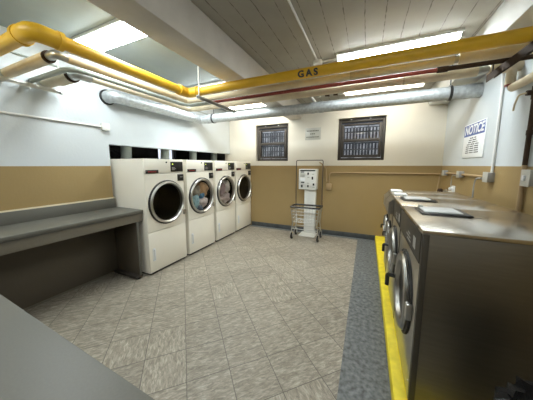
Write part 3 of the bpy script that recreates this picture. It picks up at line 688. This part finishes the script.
# ------------------------------------------------------------------ pipe hangers
def trapeze(x, y0, y1, z, m, label, w=0.03, rods=(0.0, 1.0), rm=None, zt=ZC):
    t = thing('pipe_hanger', label, 'pipe hanger', (x, y0, z))
    b = BM(); L = y1-y0
    box(b, -w/2, w/2, 0, L, -0.006, 0.0); box(b, -w/2, -w/2+0.005, 0, L, -w-0.006, -0.006); box(b, w/2-0.005, w/2, 0, L, -w*0.6, -0.006)
    part('strut', b, m, t)
    for f in rods:
        y = 0.03+f*(L-0.06)
        b = BM(); tube(b, [(0, y, -0.04), (0, y, zt-z)], 0.006, 8); r = part('rod', b, rm or M['wcond'], t)
        part('nut', lathe(BM(), (0, y, -0.035), (0, 0, 1), [(0, 0), (0.014, 0), (0.014, 0.014), (0, 0.014)], 6), M['zinc'], r)
    return t
trapeze(-3.1, 0.72, 1.42, 2.31, M['enamel_w'], 'pale trapeze hanger under the pipes beside the left wall', rods=(1.0,))
trapeze(-1.84, 2.12, 2.95, 2.31, M['zinc'], 'grey trapeze hanger under the pipes at their left back corner', rods=(0.0, 1.0))
t = trapeze(0.965, 2.06, 2.73, 2.30, M['brown'], 'dark brown angle iron hanger under the pipes by the right wall', w=0.055, rods=(1.0,), rm=M['brown'], zt=2.535)
b = BM(); box(b, -0.07, -0.035, 0.62, 0.68, 0.255, 0.27, 0.003); tube(b, [(-0.052, 0.65, 0.1), (-0.052, 0.65, 0.34)], 0.007, 8)
tube(b, [(-0.075, 0.61, 0.28), (-0.03, 0.69, 0.28)], 0.01, 8)
part('beam_clamp', b, M['wcond'], t)

# ------------------------------------------------------------------ conduits on walls and ceiling
t = thing('wall_conduit', 'white conduit along the upper left wall ending in a white box', 'conduit', (XL, 1.87, 2.0))
part('tube', tube(BM(), [(0.013, YN-1.87, 0.0), (0.013, -0.05, 0.0)], 0.012, 10), M['wcond'], t)
part('outlet_box', box(BM(), 0.0, 0.05, -0.06, 0.04, -0.045, 0.045, 0.006), M['wcond'], t)
b = BM(); tube(b, [(XL+0.012, YN, 2.585), (XL+0.012, YB, 2.585)], 0.010, 8)
tag(part('wall_conduit', b, M['greypipe']), 'thin grey conduit high on the left wall just under the ceiling', 'conduit')
t = thing('ceiling_conduit', 'white conduit across the right ceiling ending in a round box by the long light', 'conduit', (-0.63, 2.94, ZC))
part('tube', tube(BM(), [(0, YN-2.94, -0.012), (0, 0, -0.012)], 0.010, 10), M['wcond'], t)
part('ceiling_box', lathe(BM(), (0, 0.02, 0), (0, 0, -1), [(0.0, 0.045), (0.05, 0.045), (0.055, 0.035), (0.055, 0)], 24), M['wcond'], t)
part('branch', tube(BM(), [(0.05, 0.03, -0.014), (0.23, 0.04, -0.014)], 0.010, 10), M['wcond'], t)
# tan conduit on back wall
t = thing('wall_conduit', 'long tan conduit along the back wall bending down to a small wall box', 'conduit', (-0.715, YB, 1.345))
part('tube', tube(BM(), bend([(0.0, -0.014, -0.23), (0.0, -0.014, 0.0), (XR+0.72-0.02, -0.014, 0.0)], 0.07), 0.013, 10), M['tancond'], t)
part('outlet_box', box(BM(), -0.05, 0.05, -0.05, 0.0, -0.36, -0.23, 0.006), M['tancond'], t)
b = BM(); tube(b, bend([(-0.86, YB-0.014, 0.11), (-0.86, YB-0.014, 1.52), (-0.93, YB-0.014, 1.56)], 0.05), 0.012, 10)
tag(part('wall_conduit', b, M['tancond']), 'tan painted vertical conduit just right of the payment kiosk', 'conduit')
b = BM(); tube(b, bend([(-0.86, YB-0.015, 1.50), (-0.79, YB-0.015, 1.44), (-0.765, YB-0.04, 1.16)], 0.08), 0.010, 10)
tag(part('power_cable', b, M['tancond']), 'tan cable curving from the kiosk conduit to the small wall box', 'cable')
# right wall: boxes, conduit, cables
BYs = [3.08, 3.86, 4.52]; BZ = 1.375
bl = ['grey junction box on the right wall nearest the camera, under the vertical conduit', 'middle grey junction box of the three on the right wall', 'grey junction box on the right wall nearest the back corner']
for y, l in zip(BYs, bl):
    s = 0.05 if y < 3.5 else 0.042
    t = thing('junction_box', l, 'junction box', (XR, y, BZ), 'grey junction boxes above the washers')
    part('box_body', box(BM(), -0.055, 0.002, -s, s, -s, s, 0.006), M['gcond'], t)
    part('cover_plate', box(BM(), -0.061, -0.055, -s-0.004, s+0.004, -s-0.004, s+0.004, 0.003), M['plate'], t)
    part('cable_gland', tube(BM(), [(-0.04, s, -0.02), (-0.04, s+0.035, -0.02)], 0.016, 10), M['gcond'], t)
cl = ['tan conduit joining the near and middle junction boxes on the right wall', 'tan conduit joining the middle and far junction boxes on the right wall']
for a, c, l in zip(BYs, BYs[1:], cl):
    o = tag(part('wall_conduit', tube(BM(), [(XR-0.02, a+0.052, BZ), (XR-0.02, c-0.045, BZ)], 0.014, 10), M['tancond']), l, 'conduit')
b = BM(); tube(b, bend([(XR-0.016, 3.06, BZ+0.045), (XR-0.016, 3.06, 2.28), (XR-0.06, 2.98, 2.45), (XR-0.06, 2.94, 2.535)], 0.1), 0.011, 10)
tag(part('wall_conduit', b, M['wcond']), 'grey white vertical conduit rising up the right wall from the near junction box', 'conduit')
def cable(pts, label, m='gcond', r=0.008):
    tag(part('power_cable', tube(BM(), bend(pts, 0.08), r, 8), M[m]), label, 'cable')
cable([(XR-0.04, 3.21, BZ-0.02), (XR-0.05, 3.32, BZ-0.02), (XR-0.045, 3.36, 1.25), (XR-0.05, 3.34, 0.10)], 'grey cable looping down from the near junction box behind the washers')
cable([(XR-0.04, 3.90, BZ-0.02), (XR-0.05, 4.10, BZ-0.02), (XR-0.045, 4.13, 1.3), (XR-0.045, 4.13, 1.165)], 'thin grey cable dropping from the middle junction box to the white plug', 'zinc', 0.007)
cable([(XR-0.04, 4.60, BZ-0.02), (XR-0.05, 4.70, BZ-0.05), (XR-0.08, 4.66, 1.1), (XR-0.08, 4.5, 0.10)], 'tan cable dropping from the far junction box in the back right corner', 'tancond')
t = thing('wall_socket', 'small white plug and socket on the right wall behind the washers', 'socket', (XR, 4.13, 1.135))
part('socket_plate', box(BM(), -0.025, 0, -0.045, 0.045, -0.06, 0.06, 0.004), M['signwhite'], t)
part('plug', box(BM(), -0.065, -0.025, -0.02, 0.025, 0.0, 0.035, 0.005), M['lidwhite'], t)
part('plug', box(BM(), -0.065, -0.025, -0.02, 0.025, -0.045, -0.015, 0.005), M['paper'], t)
t = thing('water_valve', 'dark water valve with silver hose standing up beyond the far washer', 'valve', (1.15, 4.22, 1.005))
part('valve_body', tube(BM(), bend([(0.0, 0, -0.904), (0.0, 0, 0.08), (-0.10, -0.02, 0.10)], 0.03), 0.016, 12), M['zinc'], t)
part('valve_handle', lathe(BM(), (-0.10, -0.02, 0.10), (-1, -0.2, 0.1), [(0, -0.02), (0.035, -0.02), (0.04, 0.0), (0.035, 0.025), (0, 0.03)], 16), M['brown'], t)
part('hose', tube(BM(), bend([(0.0, 0, 0.07), (0.0, 0.1, 0.12), (0.0, 0.18, 0.05), (0.0, 0.18, -0.3)], 0.06), 0.014, 12), M['chrome'], t)
# box and iron pipe at the far right
t = thing('switch_box', 'grey switch box on the right wall at the right edge of the picture', 'junction box', (XR, 2.42, 1.40))
part('box_body', box(BM(), -0.06, 0.002, -0.05, 0.05, -0.062, 0.062, 0.006), M['gcond'], t)
part('cover_plate', box(BM(), -0.066, -0.06, -0.054, 0.054, -0.066, 0.066, 0.003), M['plate'], t)
part('toggle', box(BM(), -0.08, -0.066, -0.012, 0.012, -0.02, 0.02, 0.003), M['signwhite'], t)
t = thing('standpipe', 'dark brown iron pipe rising up the right wall, tan painted below', 'pipe', (XR-0.022, 2.535, 0))
part('lower_section', tube(BM(), [(0, 0, 0.1), (0, 0, 1.5)], 0.017, 16), M['tancond'], t, label='tan painted lower section')
part('upper_section', tube(BM(), [(0, 0, 1.5), (0, 0, 2.1)], 0.016, 16), M['brown'], t)
b = BM(); tube(b, [(0, 0, 2.02), (0, 0, 2.12)], 0.021, 16); tube(b, [(-0.05, 0, 2.07), (0.018, 0, 2.07)], 0.02, 14)
part('tee_fitting', b, M['brown'], t)
part('coupling', tube(BM(), [(0, 0, 1.74), (0, 0, 1.78)], 0.02, 16), M['brown'], t)
b = BM(); tube(b, bend([(-0.05, 0.0, 2.07), (-0.08, 0.03, 2.07), (-0.09, 0.05, 2.0), (-0.09, 0.06, 1.95)], 0.03), 0.007, 8)
part('drip_tube', b, M['insul_dirty'], t)
t = thing('insulated_branch', 'short cream insulated pipe branch with an elbow in the upper right corner', 'pipe', (1.143, 2.83, PZc)); 
part('jacket', tube(BM(), [(0, 0, -0.03), (0, 0, -0.155)], 0.036, 18), M['insul'], t)
part('jacket_end', tube(BM(), [(0, 0, -0.156), (0, 0, -0.168)], 0.037, 18), M['red'], t)
part('elbow', tube(BM(), bend([(0, 0, -0.14), (0, -0.02, -0.185), (0.0, -0.05, -0.195)], 0.03), 0.025, 14), M['brown'], t)
part('jacket', tube(BM(), [(0.0, -0.045, -0.195), (0.022, -0.40, -0.185)], 0.035, 18), M['insul'], t)

# ------------------------------------------------------------------ signs
def wall_text(s, size, xf, m, parent, name, shear=0.0, spacing=1.0, offset=0.0):
    bt = text_bm(s, size, 0.0, shear, spacing, offset); bmesh.ops.transform(bt, matrix=xf, verts=bt.verts); return part(name, bt, m, parent)
# sign on the right wall: reads from the back corner (left) towards the camera (right); tilted slightly
SY, SZ = 3.63, 1.81
t = thing('notice_sign', 'white NOTICE sign with blue header on the right wall', 'sign', (XR, SY, SZ))
hw, hh = 0.30, 0.215
part('sign_board', box(BM(), -0.012, 0.0, -hw, hw, -hh, hh, 0.002), M['signwhite'], t)
hb = part('header_band', box(BM(), -0.0135, -0.012, -hw+0.012, hw-0.012, 0.06, hh-0.012), M['blue'], t)
R = Matrix(((0, 0, -1, -0.0145), (-1, 0, 0, 0.0), (0, 1, 0, 0.131), (0, 0, 0, 1)))
wall_text('NOTICE', 0.148, R, M['signwhite'], hb, 'header_lettering', 0.2, 0.98, 0.005)
b = BM()
for k, (z, w_, n_) in enumerate([(0.030, 0.09, 7), (0.004, 0.12, 11), (-0.022, 0.13, 12), (-0.048, 0.17, 15), (-0.074, 0.19, 17), (-0.100, 0.19, 17), (-0.126, 0.19, 17), (-0.152, 0.2, 17)]):
    for q in range(n_):
        if q % 6 == 4: continue
        yy = w_-2*w_*q/n_; box(b, -0.0135, -0.0115, yy-2*w_/n_*0.75, yy, z-0.005, z+0.005+0.002*(q % 3 == 0))
part('small_print', b, M['ink'], t)
t = thing('wall_plate', 'small worn metal notice plate on the back wall between the two windows', 'sign', (-1.09, YB, 2.163))
part('plate_board', box(BM(), -0.165, 0.165, -0.006, 0, -0.125, 0.125, 0.002), M['plate'], t)
for z, w_, n_, hgt in [(0.062, 0.13, 8, 0.026), (0.0, 0.055, 3, 0.024), (-0.066, 0.14, 11, 0.024)]:
    b = BM()
    for q in range(n_):
        xx = -w_+2*w_*q/n_; box(b, xx, xx+2*w_/n_*0.72, -0.0075, -0.0055, z-hgt/2, z+hgt/2)
    part('lettering_line', b, M['plate_ink'], t)

# ------------------------------------------------------------------ bin with black bag
t = thing('trash_bin', 'dark bin with a black bag over its rim at the bottom right corner', 'bin', (0.66, 0.86, 0))
part('bin_body', lathe(BM(), (0, 0, 0), (0, 0, 1), [(0, 0), (0.16, 0), (0.165, 0.01), (0.195, 0.66), (0.185, 0.66), (0.155, 0.02), (0, 0.02)], 36), M['binplastic'], t)
b = BM(); n = 72; prof = [(0.178, 0.50), (0.186, 0.66), (0.198, 0.705), (0.222, 0.69), (0.226, 0.62), (0.222, 0.5), (0.235, 0.42)]
rings = []
for j, (r, z) in enumerate(prof):
    ring = []
    for k in range(n):
        a = 2*PI*k/n; d = 0.010*math.sin(9*a+j)+0.008*noise.noise(Vector((3*math.cos(a), 3*math.sin(a), z*6)))*2 + 0.006*math.sin(23*a+2*j) + 0.018*noise.noise(Vector((9*math.cos(a), 9*math.sin(a), j*1.3)))
        rr = r + (d if j > 1 else 0) ; ring.append(b.verts.new((rr*math.cos(a), rr*math.sin(a), z + (0.035*noise.noise(Vector((7*math.cos(a), 7*math.sin(a), 1+j))) if j > 1 else 0))))
    rings.append(ring)
for p, q in zip(rings, rings[1:]):
    for k in range(n): b.faces.new((p[k], p[(k+1) % n], q[(k+1) % n], q[k]))
tag(part('bin_bag', b, M['bag'], loc=(0.66, 0.86, 0)), 'wrinkled black bag folded over the rim of the bin', 'bag')

# ------------------------------------------------------------------ world, camera, view
w = bpy.data.worlds.new('daylight'); S.world = w; w.use_nodes = True
nt = w.node_tree; bg = nt.nodes['Background']
sky = nt.nodes.new('ShaderNodeTexSky'); sky.sky_type = 'HOSEK_WILKIE'; sky.sun_direction = (0.3, 0.6, 0.6); sky.turbidity = 6
mixw = nt.nodes.new('ShaderNodeMix'); mixw.data_type = 'RGBA'; mixw.inputs['Factor'].default_value = 0.6
nt.links.new(sky.outputs[0], mixw.inputs['A']); mixw.inputs['B'].default_value = (0.78, 0.82, 0.9, 1)
nt.links.new(mixw.outputs['Result'], bg.inputs['Color']); bg.inputs['Strength'].default_value = 1.3
cam = bpy.data.cameras.new('camera'); cam.sensor_width = 36; cam.lens = 221/533*36; cam.shift_y = -7/533; cam.clip_start = 0.02
co = bpy.data.objects.new('camera', cam); COL.objects.link(co)
co.location = (0, 0, 1.5); co.rotation_euler = (math.radians(90-7.17), 0, math.radians(24.3))
S.camera = co
S.view_settings.view_transform = 'Standard'; S.view_settings.look = 'None'; S.view_settings.gamma = 1.0
S.view_settings.use_curve_mapping = False
S.view_settings.exposure = 1.12
